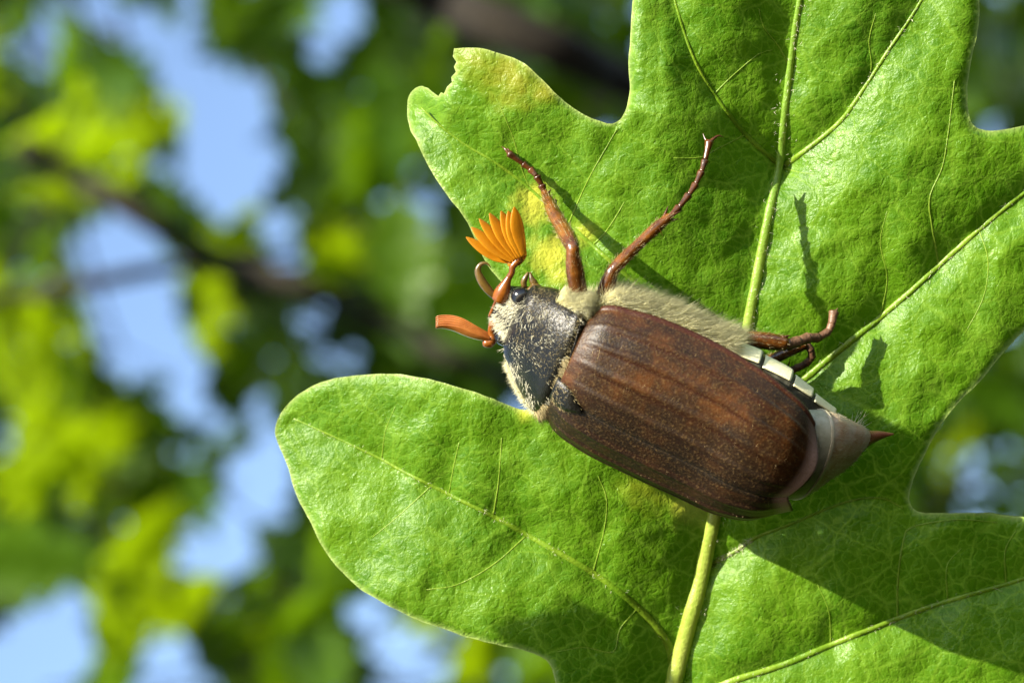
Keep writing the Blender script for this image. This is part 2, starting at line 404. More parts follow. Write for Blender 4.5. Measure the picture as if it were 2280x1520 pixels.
def build_leaf():
    base = P(1500, 1520, float(leaf_z([(1500, 1520)], False)[0]))
    root = thing('oak_leaf', base, 'large lobed green oak leaf in sunlight carrying the brown beetle', 'leaf')
    step = 9.0; pts = []
    ys = np.arange(-270, 1805, step * 0.866)
    for i, y in enumerate(ys):
        for x in np.arange(600 + (step / 2 if i % 2 else 0), 2540, step): pts.append((x, y))
    pts = np.array(pts) + RNG.uniform(-1.6, 1.6, (len(pts), 2))
    # inside test
    x, y = pts[:, 0], pts[:, 1]; ins = np.zeros(len(pts), bool); n = len(outl)
    dmin = np.full(len(pts), 1e9)
    for i in range(n):
        a, b = outl[i], outl[(i + 1) % n]
        c = (a[1] > y) != (b[1] > y)
        with np.errstate(divide='ignore', invalid='ignore'):
            ins ^= c & (x < (b[0] - a[0]) * (y - a[1]) / (b[1] - a[1] + 1e-12) + a[0])
        ab = b - a; t = np.clip(((pts - a) @ ab) / (ab @ ab + 1e-9), 0, 1); e = pts - (a + t[:, None] * ab)
        dmin = np.minimum(dmin, np.hypot(e[:, 0], e[:, 1]))
    # two inner rows follow the edge so that the margin can roll
    keep = ins & (dmin > 8.0) & (y < 1790)
    tn = np.roll(outl, -1, 0) - np.roll(outl, 1, 0); tn /= np.linalg.norm(tn, axis=1)[:, None]
    inner = outl + 4.0 * np.stack([-tn[:, 1], tn[:, 0]], 1)
    q = np.vstack([outl, inner, pts[keep]]); dm = np.concatenate([np.zeros(n), np.full(n, 4.0), dmin[keep]])
    res = delaunay_2d_cdt([Vector((float(a[0]), float(-a[1]))) for a in q], [(i, (i + 1) % n) for i in range(n)], [], 1, 1e-4)
    vo = np.array([(v.x, -v.y) for v in res[0]]); orig = [o[0] if o else -1 for o in res[3]]
    dm2 = np.array([dm[o] if o >= 0 else 0 for o in orig])
    z = leaf_z(vo)
    z -= 9.0 * np.exp(-(dm2 / 12.0)**2)                                  # margin rolls back
    z -= np.where(vo[:, 1] < 330, 0.55 * np.clip(990 - vo[:, 0], 0, 90) * np.clip((330 - vo[:, 1]) / 60, 0, 1), 0)   # curled tip of the bitten lobe
    edgeL = (vo[:, 0] < 1475) & (vo[:, 1] < 240) & (vo[:, 0] > 1380)     # rolled-over edge of the top lobe
    z -= np.where(edgeL, 30.0 * np.exp(-(dm2 / 30.0)), 0)
    V = np.array([P(a[0], a[1], zz) for a, zz in zip(vo, z)])
    faces = [tuple(f) for f in res[2]]
    a, b, c = (V[[f[k] for f in faces]] for k in range(3))
    if np.cross(b - a, c - a)[:, 2].mean() < 0: faces = [f[::-1] for f in faces]
    o = mesh_obj('blade', V, faces, MT['leaf'], root)
    def spots(lst):
        s = np.zeros(len(vo))
        for (x0, y0, r, k) in lst:
            dd = np.hypot(vo[:, 0] - x0, vo[:, 1] - y0) + 0.5 * r * fbm(vo, 25, x0 * 0.01, 2)
            s = np.maximum(s, k * np.clip(1.25 - dd / r, 0, 1))
        return s
    at = {'margin': np.exp(-(dm2 / 4.0)**2) * 0.55,
          'sick_glow': spots([(1222, 565, 42, 0.85), (1190, 455, 46, 0.7), (1250, 610, 30, 0.6), (1300, 520, 30, 0.45), (1540, 1115, 60, 0.5), (1175, 905, 30, 0.6)]),  # yellowed spots, plus painted glow of light in the beetle's shadow
          'rust_shade': spots([(1215, 195, 40, 0.6), (1140, 170, 75, 0.55), (1060, 140, 50, 0.4), (1440, 1085, 60, 0.35)])}  # browned lobe edge, plus soft shadow painted below the wing case
    for k, v in at.items():
        A = o.data.attributes.new(k, 'FLOAT', 'POINT'); A.data.foreach_set('value', v.astype(np.float32))
    for k, (pts_, r0, r1, kind) in VEINS.items():
        vp = VPATH[k]; t = np.linspace(0, 1, len(vp)); r = r0 + (r1 - r0) * t**0.75
        zz = leaf_z(vp) + (-0.12 * r if kind != 't' else -0.4 * r + 0.5)
        if kind == 'm':
            k9 = np.ones(9) / 9; zr_ = leaf_z(vp); zz = np.convolve(np.pad(zr_, 4, 'edge'), k9, 'valid'); zz = np.maximum(zz, zr_ - 0.25 * r) + 0.25 * r
        jit = np.array([noise.noise((p[0] / 30, p[1] / 30, 2.0)) for p in vp]); r = r * (1 + 0.12 * jit)
        path = np.array([P(p[0], p[1], z_) for p, z_ in zip(vp, zz)])
        nm, mt = {'m': ('midrib', MT['midrib']), 'l': ('lateral_vein', MT['vein']), 't': ('veinlet', MT['veinlet'])}[kind]
        g = tube_geo(path, r, 12 if kind == 'm' else 8, 0.75, (0, 0, 1))
        mesh_obj(nm, g[0], g[1], mt, root)
    # downy hairs along the veins and the margin
    R = []; Dr = []; L = []
    for k in ('midrib', 'L1', 'R1', 'R2', 'R4', 'R3'):
        vp = VPATH[k]; zz = leaf_z(vp)
        nh = {'midrib': 420, 'R4': 260}.get(k, 90)
        r0, r1 = VEINS[k][1:3]
        for _ in range(nh):
            i = random.randrange(len(vp) if k != 'R4' else 9); off = np.array([random.gauss(0, 1), random.gauss(0, 1)]) * (r0 * 0.55)
            R.append(P(vp[i][0] + off[0], vp[i][1] + off[1], zz[i] + r0 * 0.3)); L.append(random.uniform(6, 13))
            Dr.append((random.gauss(0, 1), random.gauss(0, 1), random.uniform(0.1, 0.9)))
    hairs('leaf_down', R, Dr, np.array(L), 0.7, MT['furw'], root)
    return root
build_leaf()

# ------------------------------------------------------------------ the beetle
PHI = math.radians(43); AX = math.atan2(0.4375, 1.0)
eu = np.array([math.cos(AX), -math.sin(AX), 0.0]); qd = np.array([math.sin(AX), math.cos(AX), 0.0])
ew = math.cos(PHI) * np.array([0, 0, 1.0]) - math.sin(PHI) * qd
ev = math.cos(PHI) * qd + math.sin(PHI) * np.array([0, 0, 1.0])
Z0 = float(leaf_z([(1505, 920)], False)[0]) + 220.0
O3 = P(1505, 920, Z0)
def B(u, v, w):
    u, v, w = (np.asarray(x, float)[..., None] for x in (u, v, w))
    return O3 + 0.96 * (u * eu + v * ev + w * ew)
def grid_faces(nu, nv, closed_v=False):
    F = []
    for i in range(nu - 1):
        for j in range(nv if closed_v else nv - 1):
            k = (j + 1) % nv
            F.append((i * nv + j, i * nv + k, (i + 1) * nv + k, (i + 1) * nv + j))
    return F
def loft(name, f, nu, nv, mat, parent, caps=(True, True), a0=0.0, a1=2 * math.pi):
    """closed loft f(t, angle) -> (u, v, w)"""
    T, A = np.meshgrid(np.linspace(0, 1, nu), np.linspace(a0, a1, nv, endpoint=False), indexing='ij')
    V = B(*f(T, A)).reshape(-1, 3); F = grid_faces(nu, nv, True); V = list(V)
    for i, on in ((0, caps[0]), (nu - 1, caps[1])):
        if on:
            c = len(V); V.append(np.mean([V[i * nv + j] for j in range(nv)], axis=0))
            for j in range(nv):
                F.append((i * nv + (j + 1) % nv, i * nv + j, c) if i == 0 else (i * nv + j, i * nv + (j + 1) % nv, c))
    return mesh_obj(name, V, F, mat, parent)
def sup(a, e):
    c, s = np.cos(a), np.sin(a)
    return np.sign(c) * np.abs(c)**(2 / e), np.sign(s) * np.abs(s)**(2 / e)

beetle = thing('beetle', B(0, 0, -175), 'brown cockchafer beetle with orange fan antennae clinging to the oak leaf', 'beetle')

# underbody: thorax and abdomen as one surface, segment steps along the abdomen
SEG = [-32, 49, 127, 207, 266, 335, 385]
def body_f(T, A):
    u = -300 + T * 690
    hw = smooth_keys([(-300, 110), (-250, 150), (-120, 172), (0, 174), (126, 170), (195, 157), (266, 126), (324, 86), (390, 36)], u)
    cw = smooth_keys([(-300, -70), (-100, -72), (126, -72), (195, -76), (266, -86), (324, -110), (390, -150)], u)
    dn = smooth_keys([(-300, 70), (-200, 105), (0, 112), (126, 106), (195, 95), (266, 70), (324, 50), (390, 20)], u)
    upw = smooth_keys([(-300, 40), (0, 50), (200, 40), (390, 16)], u)
    st = np.zeros_like(u)
    for s0, s1 in zip(SEG[:-1], SEG[1:]):
        m = (u >= s0) & (u < s1); st = np.where(m, ((u - s0) / (s1 - s0))**1.5 * 6 - 3, st)
    c, s = sup(A, 2.2)
    h = np.where(s < 0, dn, upw)
    return u, (hw + st) * c, cw + (h + st * (s < 0)) * s
body = loft('body', body_f, 120, 64, mat_simple('belly_skin', [(0.3, (0.025, 0.024, 0.018)), (0.7, (0.10, 0.10, 0.07))], 28, 0.45, 0.3, 5, 2.0), beetle)
# white scale patches on the flank, one on each segment
for s0, s1 in zip(SEG[:-1], SEG[1:]):
    nu_, nv_ = 16, 12
    tt, vv = np.meshgrid(np.linspace(0, 1, nu_), np.linspace(0, 1, nv_), indexing='ij')
    rear = tt**0.7
    a_out = -0.30 - 0.85 * (0.35 + 0.65 * rear) * np.sqrt(np.clip(1 - np.clip((tt - 0.70) / 0.3, 0, 1)**2 * 0.75, 0, 1)); a_in = 0.12
    A_ = a_in + (a_out - a_in) * vv
    A_ = A_ + 0.03 * np.sin(tt * 37 + s0) * (vv > 0.9)
    U_ = s0 + 3 + (s1 - s0 - 10 - 0.22 * (s1 - s0) * np.clip(vv - 0.5, 0, 1)**2 * 6) * tt
    u, v, w = body_f((U_ + 300) / 690, A_)
    k = 1.02
    V = B(u, v * k + 1.5, (w + 75) * k - 75).reshape(-1, 3)
    pt = mesh_obj('white_patch', V, grid_faces(nu_, nv_), MT['white'], beetle)
    md = pt.modifiers.new('thick', 'SOLIDIFY'); md.thickness = 3 * S

# propygidium and pygidium
def pyg_path(t):
    u = smooth_keys([(0, 225), (0.3, 300), (0.52, 352), (0.70, 402), (0.80, 426), (0.90, 456), (1, 486)], t)
    w = smooth_keys([(0, -10), (0.3, -42), (0.52, -86), (0.70, -135), (0.80, -172), (0.90, -206), (1, -230)], t)
    return u, w
def pyg_f0(t0, t1, grow=0.0):
    def f(T, A):
        t = t0 + (t1 - t0) * T
        u, w = pyg_path(t)
        hw = smooth_keys([(0, 130), (0.3, 128), (0.45, 122), (0.6, 92), (0.72, 62), (0.80, 30), (0.9, 12), (1, 1.0)], t) + grow
        th = smooth_keys([(0, 44), (0.2, 58), (0.32, 64), (0.5, 50), (0.7, 26), (0.80, 14), (0.9, 8), (1, 1.0)], t) + grow
        du, dw = (pyg_path(t + 0.01)[0] - pyg_path(t - 0.01)[0]), (pyg_path(t + 0.01)[1] - pyg_path(t - 0.01)[1])
        l = np.hypot(du, dw) + 1e-6; nu_, nw_ = -dw / l, du / l
        c, s = sup(A, 2.1)
        return u + nu_ * th * s, hw * c, w + nw_ * th * s
    return f
loft('propygidium', pyg_f0(0.02, 0.36, 4.0), 26, 64, mat_simple('propygidium_skin', [(0.3, (0.26, 0.26, 0.18)), (0.7, (0.44, 0.43, 0.33))], 28, 0.5, 0.3, 5, 2.0), beetle)
ridge = loft('propygidium_ridge', pyg_f0(0.335, 0.36, 6.5), 5, 64, MT['white'], beetle)
ridge.data.materials[0] = mat_simple('ridge_pale', [(0.3, (0.34, 0.30, 0.20)), (0.7, (0.50, 0.46, 0.34))], 20, 0.45)
pyg = loft('pygidium', pyg_f0(0.30, 0.80), 36, 64, MT['pyg'], beetle)
loft('spine', pyg_f0(0.79, 1.0, 0.6), 16, 24, mat_simple('spine_red', [(0.3, (0.24, 0.07, 0.035)), (0.7, (0.36, 0.13, 0.07))], 20, 0.32), pyg)

# wing cases
U0, U1 = -264, 300
def elytron_f(side):
    def f(T, Q):
        # T 0..1 along the back, Q 0 (suture) .. 1 (margin)
        ue = smooth_keys([(0, 294), (0.15, 309), (0.3, 318), (0.45, 322), (0.7, 314), (0.85, 300), (1, 280)], Q)
        us = U0 + 20 * np.clip((Q - 0.7) / 0.3, 0, 1)**2
        u = us + (ue - us) * T
        Wd = smooth_keys([(-264, 146), (-240, 170), (-180, 188), (-29, 198), (76, 194), (185, 178), (256, 150), (294, 116), (326, 94)], u)
        H = smooth_keys([(-264, 116), (-227, 134), (-160, 152), (-59, 162), (76, 160), (187, 154), (256, 132), (290, 108), (326, 80)], u)
        w0 = smooth_keys([(-264, -32), (-29, -38), (76, -30), (185, -15), (256, -8), (326, -2)], u)
        a = Q * 1.575
        c, s = sup(a, 2.1)
        ribs = sum(4.2 * np.exp(-((Q - q0) / 0.026)**2) for q0 in (0.17, 0.37, 0.57, 0.76)) * np.clip(T / 0.12, 0, 1) * np.clip((0.97 - T) / 0.12, 0, 1)
        rim = 4.5 * np.exp(-((Q - 0.985) / 0.02)**2) + 3.5 * np.exp(-((Q - 0.012) / 0.016)**2)
        k = ribs + rim
        v = (Wd + k) * s + 1.5; w = w0 + (H + k) * c
        w = w - 6 * np.exp(-(Q / 0.03)**2)
        return u, side * v, w
    return f
def surf_sample(f, n, tr, qr, side):
    T = RNG.uniform(*tr, n); Q = RNG.uniform(*qr, n); e = 1e-3
    p = B(*f(T, Q)); pu = B(*f(T + e, Q)) - p; pq = B(*f(T, Q + e)) - p
    pu /= np.linalg.norm(pu, axis=1)[:, None]; pq /= np.linalg.norm(pq, axis=1)[:, None]
    nn = np.cross(pu, pq) * side; nn /= np.linalg.norm(nn, axis=1)[:, None]
    return T, Q, p, pu, pq, nn
for side in (1, -1):
    f = elytron_f(side); nu_, nv_ = 110, 130
    T, Q = np.meshgrid(np.linspace(0, 1, nu_), np.linspace(0, 1, nv_), indexing='ij')
    V = B(*f(T, Q)).reshape(-1, 3); F = grid_faces(nu_, nv_)
    if side < 0: F = [q[::-1] for q in F]
    el = mesh_obj('elytron', V, F, MT['elytron'], beetle)
    rr = np.zeros_like(Q)
    for q0 in (0.17, 0.37, 0.57, 0.76): rr = np.maximum(rr, np.exp(-((Q - q0 + 0.03) / 0.02)**2))
    at = dict(rib=rr * 0.85 * np.clip(T / 0.15, 0, 1) * np.clip((0.95 - T) / 0.2, 0, 1),
              suture_shade=0.95 * np.exp(-(Q / 0.022)**2) + (0.72 * np.clip((0.5 - Q) / 0.4, 0, 1) * np.clip(T * 4, 0, 1) if side > 0 else 0.6),  # seam line, painted shade on the lower half, dark dusty left case
              rear=np.clip((T - 0.935) / 0.04, 0, 1) * 0.7 * np.clip((1.05 - Q) / 0.4, 0, 1),
              rim=np.clip((Q - 0.955) / 0.02, 0, 1))
    for k, a in at.items():
        A = el.data.attributes.new(k, 'FLOAT', 'POINT'); A.data.foreach_set('value', np.clip(a, 0, 1).astype(np.float32).ravel())
    md = el.modifiers.new('thick', 'SOLIDIFY'); md.thickness = 6 * S; md.offset = -1
    n = 15000 if side > 0 else 8000
    T_, Q_, p, pu, pq, nn = surf_sample(f, n, (0.01, 0.95), (0.0, 0.96), side)
    keep = RNG.uniform(0, 1, n) < (0.55 + 0.45 * np.clip(0.5 - T_ * 2.5, 0, 1) + 0.3 * (Q_ < 0.45))
    T_, Q_, p, pu, pq, nn = (x[keep] for x in (T_, Q_, p, pu, pq, nn)); n = len(p)
    d = pu + pq * RNG.normal(0, 1.0, n)[:, None] + nn * RNG.uniform(0.15, 0.5, n)[:, None]
    hairs('seta', p - nn, d, RNG.uniform(6, 13, n) * (1 + 0.9 * (T_ < 0.08)), 0.95, MT['seta'], el, bend=pq * RNG.normal(0, 0.9, n)[:, None] - 0.25 * nn)

# scutellum
def scut_f(T, A):
    u = -275 + T * 80; hw = smooth_keys([(0, 30), (0.3, 34), (0.7, 22), (1, 3)], T)
    top = smooth_keys([(0, 76), (0.5, 98), (1, 104)], T)
    c, s = sup(A, 2.2); return u, hw * c, top + 2 + 17 * s
loft('scutellum', scut_f, 16, 32, MT['black'], beetle)

# pronotum
def pron_f(T, A):
    # T 0 front .. 1 rear
    u = -420 + 148 * T
    hw = smooth_keys([(0, 60), (0.06, 88), (0.2, 108), (0.5, 138), (0.8, 156), (0.97, 158), (1, 150)], T)
    hh = smooth_keys([(0, 34), (0.06, 52), (0.25, 70), (0.6, 90), (0.9, 97), (1, 90)], T)
    cw = smooth_keys([(0, -84), (0.3, -62), (0.7, -32), (1, -20)], T)
    c, s = sup(A, 2.25)
    u = u + 9 * T * np.clip(s, 0, 1)**3 - 10 * T * np.clip(np.abs(c) - 0.75, 0, 1) * 2
    return u, hw * c, cw + hh * s * np.where(s < 0, 0.9, 1.0)
pron = loft('pronotum', pron_f, 50, 72, MT['black'], beetle)
rimg = []
A_ = np.linspace(-0.1, math.pi + 0.1, 50)
pth = B(*[x for x in pron_f(np.ones(50) * 0.985, A_)])
g = tube_geo(pth, 3.6, 8); mesh_obj('pronotum_rim', g[0], g[1], MT['black'], pron)

# head
def head_f(T, A):
    u = -382 - 88 * T
    hw = smooth_keys([(0, 70), (0.35, 70), (0.6, 62), (0.85, 54), (0.97, 50), (1, 46)], T)
    hh = smooth_keys([(0, 50), (0.4, 46), (0.7, 30), (0.92, 17), (1, 10)], T)
    cw = smooth_keys([(0, -92), (0.5, -94), (1, -102)], T)
    c, s = sup(A, 2.8)
    return u, hw * c, cw + hh * s
head = loft('head', head_f, 32, 48, MT['black'], beetle)
A_ = np.linspace(0, 2 * math.pi, 60); pth = B(*head_f(np.full(60, 0.99), A_))
g = tube_geo(pth[:-1], 4.0, 8); mesh_obj('clypeus_rim', g[0], g[1], MT['amber'], head)
def blob(name, c, r, mat, parent, axes=None, nu=14, nv=20):
    ax = np.eye(3) if axes is None else np.asarray(axes)
    V = []
    for i in range(nu):
        th = math.pi * i / (nu - 1)
        for j in range(nv):
            ph = 2 * math.pi * j / nv
            loc = np.array([r[0] * math.sin(th) * math.cos(ph), r[1] * math.sin(th) * math.sin(ph), r[2] * math.cos(th)])
            V.append(np.asarray(c) + loc @ ax)
    return mesh_obj(name, V, grid_faces(nu, nv, True), mat, parent)
for sd in (1, -1):
    blob('eye', B(-420, sd * 66, -76), (24, 21, 21), MT['eye'], head, [eu, ev, ew])
ZH = float(B(-440, 60, -90)[2])

# antennae
def px_path(pts, step=5.0):
    return catmull([P(*p) for p in pts], step)
def limb(name, pts, radii, mat, parent, seg=14, flat=1.0, fd=(0, 0, 1), step=5.0):
    path = px_path(pts, step); t = np.linspace(0, 1, len(path))
    # arc-length keyed radii
    cum = np.concatenate([[0], np.cumsum(np.linalg.norm(np.diff(path, axis=0), axis=1))]); cum /= cum[-1]
    r = smooth_keys(list(zip(np.linspace(0, 1, len(radii)), radii)), cum)
    g = tube_geo(path, r, seg, flat, fd)
    return mesh_obj(name, g[0], g[1], mat, parent)
zr = ZH + 8
ant = limb('antenna', [(1112, 668, zr - 18), (1122, 642, zr - 6), (1132, 620, zr), (1140, 606, zr + 4), (1141, 594, zr + 6), (1150, 584, zr + 6), (1158, 574, zr + 6)],
           [17, 18, 13, 7.5, 7, 8, 9], MT['amber'], beetle, 14)
tips = [(1038, 528), (1050, 506), (1067, 487), (1090, 475), (1116, 470), (1132, 470), (1145, 461)]
for i, (tx, ty) in enumerate(tips):
    k = i / 6.0
    bx, by = 1136 + 30 * k, 583 - 14 * k
    z = zr + 4 + 5 * math.sin(k * 3.0) + i * 1.5
    mid = ((bx + tx) / 2 + 7 * (1 - k) * 0.4 - 4 * k + (10 if i < 5 else 4) * 0.4, (by + ty) / 2 + 9 * (1 - k) + 2)
    path = px_path([(bx, by, z), (bx + (mid[0] - bx) * 0.5 + 1, by + (mid[1] - by) * 0.5 + 2, z + 2), (*mid, z + 4), (tx, ty, z + 10)], 4.0)
    t = np.linspace(0, 1, len(path)); wd = smooth_keys([(0, 6), (0.2, 11), (0.55, 15.5), (0.8, 11.5), (0.93, 6), (1, 1.5)], t) * random.uniform(0.9, 1.1)
    tl = np.radians(38 - 14 * k)
    dirv = np.array(path[-1] - path[0]); dirv /= np.linalg.norm(dirv); side_ = np.cross(dirv, [0, 0, 1])
    fd = math.cos(tl) * np.array([0, 0, 1.0]) + math.sin(tl) * side_
    g = tube_geo(path, wd, 12, 0.20, fd)
    mesh_obj('lamella', g[0], g[1], MT['orange'], ant)
limb('club_base', [(1132, 588, zr + 6), (1150, 582, zr + 5), (1166, 566, zr + 5), (1167, 552, zr + 6)], [6, 11, 9, 3], MT['orange'], ant, 10, 0.6)
zl = float(B(-450, -70, -95)[2])
ant2 = limb('antenna', [(1112, 716, zl + 25), (1100, 722, zl + 12), (1094, 738, zl + 6), (1097, 752, zl + 4), (1090, 764, zl + 4), (1078, 762, zl + 5)], [15, 13, 9, 8, 11, 9], MT['amber'], beetle)
for i in range(6):
    off = (i - 2.5) * 4.3
    limb('lamella', [(1092, 752 + off * 0.5, zl + 4 + off * 0.8), (1058, 740 + off * 0.75, zl + 8 + off * 0.8), (1015, 721 + off, zl + 12 + off * 0.8), (985, 716 + off, zl + 12 + off * 0.8), (972, 718 + off, zl + 12 + off * 0.8)],
         [6, 10, 12, 11.5 - abs(i - 2.5), 5], mat_simple('club_amber', [(0.3, (0.20, 0.055, 0.008)), (0.7, (0.36, 0.13, 0.03))], 40, 0.14, 0.6, 8, 0.8, 0.6) if i == 0 else bpy.data.materials['club_amber'], ant2, 12, 0.24, (0, -0.78, 0.62))
# mouth feelers
limb('palp', [(1104, 662, ZH - 14), (1090, 648, ZH - 10), (1073, 625, ZH - 6), (1064, 603, ZH - 4), (1071, 588, ZH - 2), (1084, 586, ZH), (1093, 596, ZH)], [7, 9, 10, 9, 6.5, 3.5, 0.8], MT['palp'], head, 12, 0.7)
limb('palp', [(1168, 640, ZH), (1166, 628, ZH + 4), (1171, 616, ZH + 6), (1176, 606, ZH + 8)], [6, 7, 6, 2], MT['palp'], head, 10)
limb('palp', [(1186, 642, ZH), (1190, 632, ZH + 2), (1184, 622, ZH + 4), (1180, 606, ZH + 5)], [8, 9, 6, 2], MT['palp'], head, 10)
limb('palp', [(1178, 650, ZH + 10), (1195, 640, ZH + 6), (1203, 646, ZH + 2)], [9, 11, 7], MT['palp'], head, 10)

# legs
def zl_at(px, py, h=0.0): return float(leaf_z([(px, py)])[0]) + h
def segs(pts, radii, parent, mat, name='tarsal_segment'):
    """tarsus: segments flared at their far end"""
    for i in range(len(pts) - 1):
        a, b = P(*pts[i]), P(*pts[i + 1]); r0, r1 = radii[i], radii[i + 1]
        path = np.array([a + (b - a) * t for t in (0.0, 0.15, 0.5, 0.85, 0.97, 1.0)])
        r = (np.array([0.62, 0.70, 0.78, 1.05, 1.12, 0.8]) if mat is MT['legdark'] else np.array([0.9, 0.92, 0.94, 1.02, 1.05, 0.95])) * np.linspace(r0, r1, 6)
        g = tube_geo(path, r, 10); mesh_obj(name, g[0], g[1], mat, parent)
def spike(name, a, b, r, mat, parent, bend=(0, 0, 0)):
    a, b = P(*a), P(*b); m = (a + b) / 2 + np.array(bend)
    path = catmull([a, m, b], 3.0); g = tube_geo(path, np.linspace(r, r * 0.1, len(path)), 8)
    mesh_obj(name, g[0], g[1], mat, parent)
zc = float(B(-300, 140, -80)[2])
# fore leg
lg = limb('leg', [(1302, 712, zc - 20), (1292, 668, zc + 6), (1282, 615, zc + 30), (1275, 565, zc + 46), (1274, 552, zc + 44)], [17, 18.5, 19, 18.5, 12], MT['legm'], beetle, 16)
zt = zl_at(1205, 425, 46)
tb = limb('tibia', [(1276, 568, zc + 46), (1274, 548, zc + 42), (1254, 510, zc * 0.7 + zt * 0.3 + 20), (1234, 475, zc * 0.45 + zt * 0.55 + 10), (1222, 450, zc * 0.2 + zt * 0.8 + 4), (1212, 428, zt)], [13, 18, 17, 15.5, 13, 8], MT['legm'], lg, 14)
spike('tooth', (1228, 448, zt + 12), (1242, 446, zt + 6), 6, MT['legdark'], lg); spike('tooth', (1218, 436, zt + 8), (1227, 420, zt + 2), 5, MT['legdark'], lg)
spike('tooth', (1234, 465, zt + 14), (1240, 448, zt + 10), 5, MT['legdark'], lg)
segs([(1214, 432, zt + 2), (1206, 412, zl_at(1206, 412, 40)), (1195, 392, zl_at(1195, 392, 34)), (1181, 377, zl_at(1181, 377, 28)), (1165, 365, zl_at(1165, 365, 22)), (1132, 341, zl_at(1132, 341, 16))], [9, 9, 8.5, 8, 8, 8], lg, MT['legdark'])
spike('claw', (1133, 342, zl_at(1133, 342, 16)), (1116, 326, zl_at(1116, 326, 3)), 4.5, MT['legdark'], lg, (0, 2, 4)); spike('claw', (1134, 341, zl_at(1134, 341, 14)), (1124, 330, zl_at(1124, 330, 2)), 4, MT['legdark'], lg, (3, 2, 3))
# middle leg
zm = float(B(-170, 150, -120)[2])
lg = limb('leg', [(1330, 720, zm - 10), (1342, 672, zm + 10), (1352, 635, zm + 24), (1363, 604, zm + 36), (1369, 594, zm + 34)], [17, 19, 18, 17, 11], MT['legm'], beetle, 16)
ze = zl_at(1490, 485, 150)
limb('tibia', [(1358, 612, zm + 34), (1370, 596, zm + 36), (1400, 565, zm * 0.7 + ze * 0.3 + 24), (1440, 527, zm * 0.35 + ze * 0.65 + 12), (1470, 500, ze + 6), (1492, 482, ze)], [11, 14, 12.5, 12, 13, 9], MT['legm'], lg, 14)
for a, b in (((1488, 484), (1516, 470)), ((1484, 490), (1512, 488)), ((1478, 484), (1488, 458))):
    spike('spur', (*a, ze), (*b, ze - 4), 4.5, MT['legdark'], lg)
mt_ = [(1490, 484), (1512, 462), (1534, 434), (1549, 411), (1562, 383), (1570, 358), (1580, 314)]
segs([(x, y, ze - 4 - i * 14) for i, (x, y) in enumerate(mt_)], [9, 9, 8.5, 8.5, 8.5, 8.5, 10], lg, MT['legdark'])
zz_ = ze - 4 - 84
spike('claw', (1577, 318, zz_), (1565, 296, zz_ - 8), 4.5, MT['legdark'], lg, (-1, -2, 0)); spike('claw', (1581, 316, zz_), (1612, 306, zz_ - 10), 5, MT['legdark'], lg, (2, 8, 0))
for i in range(7):
    t = random.random(); x, y = 1380 + 95 * t, 588 - 88 * t
    spike('bristle', (x, y, ze + 20), (x + random.uniform(-4, 14), y + random.choice((-18, 20)), ze + 14), 1.4, MT['legdark'], lg)
# hind leg
zh = zl_at(1750, 765, 125)
lg = limb('leg', [(1470, 770, zh - 30), (1530, 752, zh - 10), (1580, 748, zh + 10)], [16, 17, 14], MT['legm'], beetle, 14)
tb = limb('tibia', [(1560, 748, zh + 6), (1585, 750, zh + 10), (1640, 752, zh + 8), (1700, 758, zh + 3), (1742, 764, zh), (1752, 766, zh)], [13, 14, 15.5, 17, 19, 15], MT['legm'], lg, 16, 1.0)
spike('spur', (1742, 752, zh + 4), (1760, 746, zh + 2), 6, MT['legdark'], lg); spike('spur', (1700, 744, zh + 6), (1684, 738, zh + 4), 3, MT['legdark'], lg)
spike('spur', (1754, 778, zh - 4), (1778, 770, zh - 10), 4, MT['legdark'], lg)
segs([(1752, 766, zh), (1778, 760, zh - 18), (1800, 752, zh - 34), (1822, 752, zh - 50), (1845, 738, zh - 62), (1852, 722, zh - 64), (1857, 694, zh - 70)], [13, 12.5, 12.5, 10, 9, 9.5, 12], lg, MT['tarsgrey'])
spike('claw', (1853, 698, zh - 68), (1848, 688, zh - 80), 4, MT['legdark'], lg); spike('claw', (1859, 696, zh - 68), (1866, 685, zh - 80), 4, MT['tarsgrey'], lg)
# the far hind leg, its foot showing under the belly
zf = zl_at(1790, 810, 22)
lg = limb('leg', [(1560, 900, zf - 10), (1640, 850, zf + 20), (1720, 800, zf + 36), (1794, 766, zf + 34)], [16, 15, 13, 11], MT['legm'], beetle, 12)
segs([(1796, 764, zf + 34), (1806, 780, zf + 30), (1808, 796, zf + 22), (1794, 810, zf + 14), (1772, 820, zf + 8), (1746, 832, zf + 6)], [9, 9, 9, 9, 9, 10], lg, MT['tarsgrey'])
spike('claw', (1748, 830, zf + 6), (1760, 800, zf + 20), 4.5, MT['legdark'], lg); spike('claw', (1746, 828, zf + 6), (1738, 812, zf + 8), 4, MT['tarsgrey'], lg)
# the two other far legs, under the body on the leaf
for pts in ([(1240, 880, 150), (1270, 860, 90), (1330, 870, 40)], [(1420, 960, 150), (1450, 940, 70), (1500, 960, 30)]):
    limb('leg', [(x, y, zl_at(x, y, h)) for x, y, h in pts], [15, 12, 7], MT['legm'], beetle, 10)

# short bristles on the legs
for lg_ in [o for o in beetle.children if o.name.startswith('leg')]:
    for seg_ in [lg_] + [c for c in lg_.children if c.name.startswith('tibia')]:
        vs = np.array([v.co[:] for v in seg_.data.vertices]) / S + ORG[beetle.name]; ns = np.array([v.normal[:] for v in seg_.data.vertices])
        pick = RNG.integers(0, len(vs), 260); ax = vs[-3] - vs[0]; ax = ax / np.linalg.norm(ax)
        hairs('leg_hair', vs[pick], ns[pick] * 0.55 + ax + RNG.normal(0, 0.25, (260, 3)), RNG.uniform(6, 16, 260), 0.8, MT['furb'], lg_)

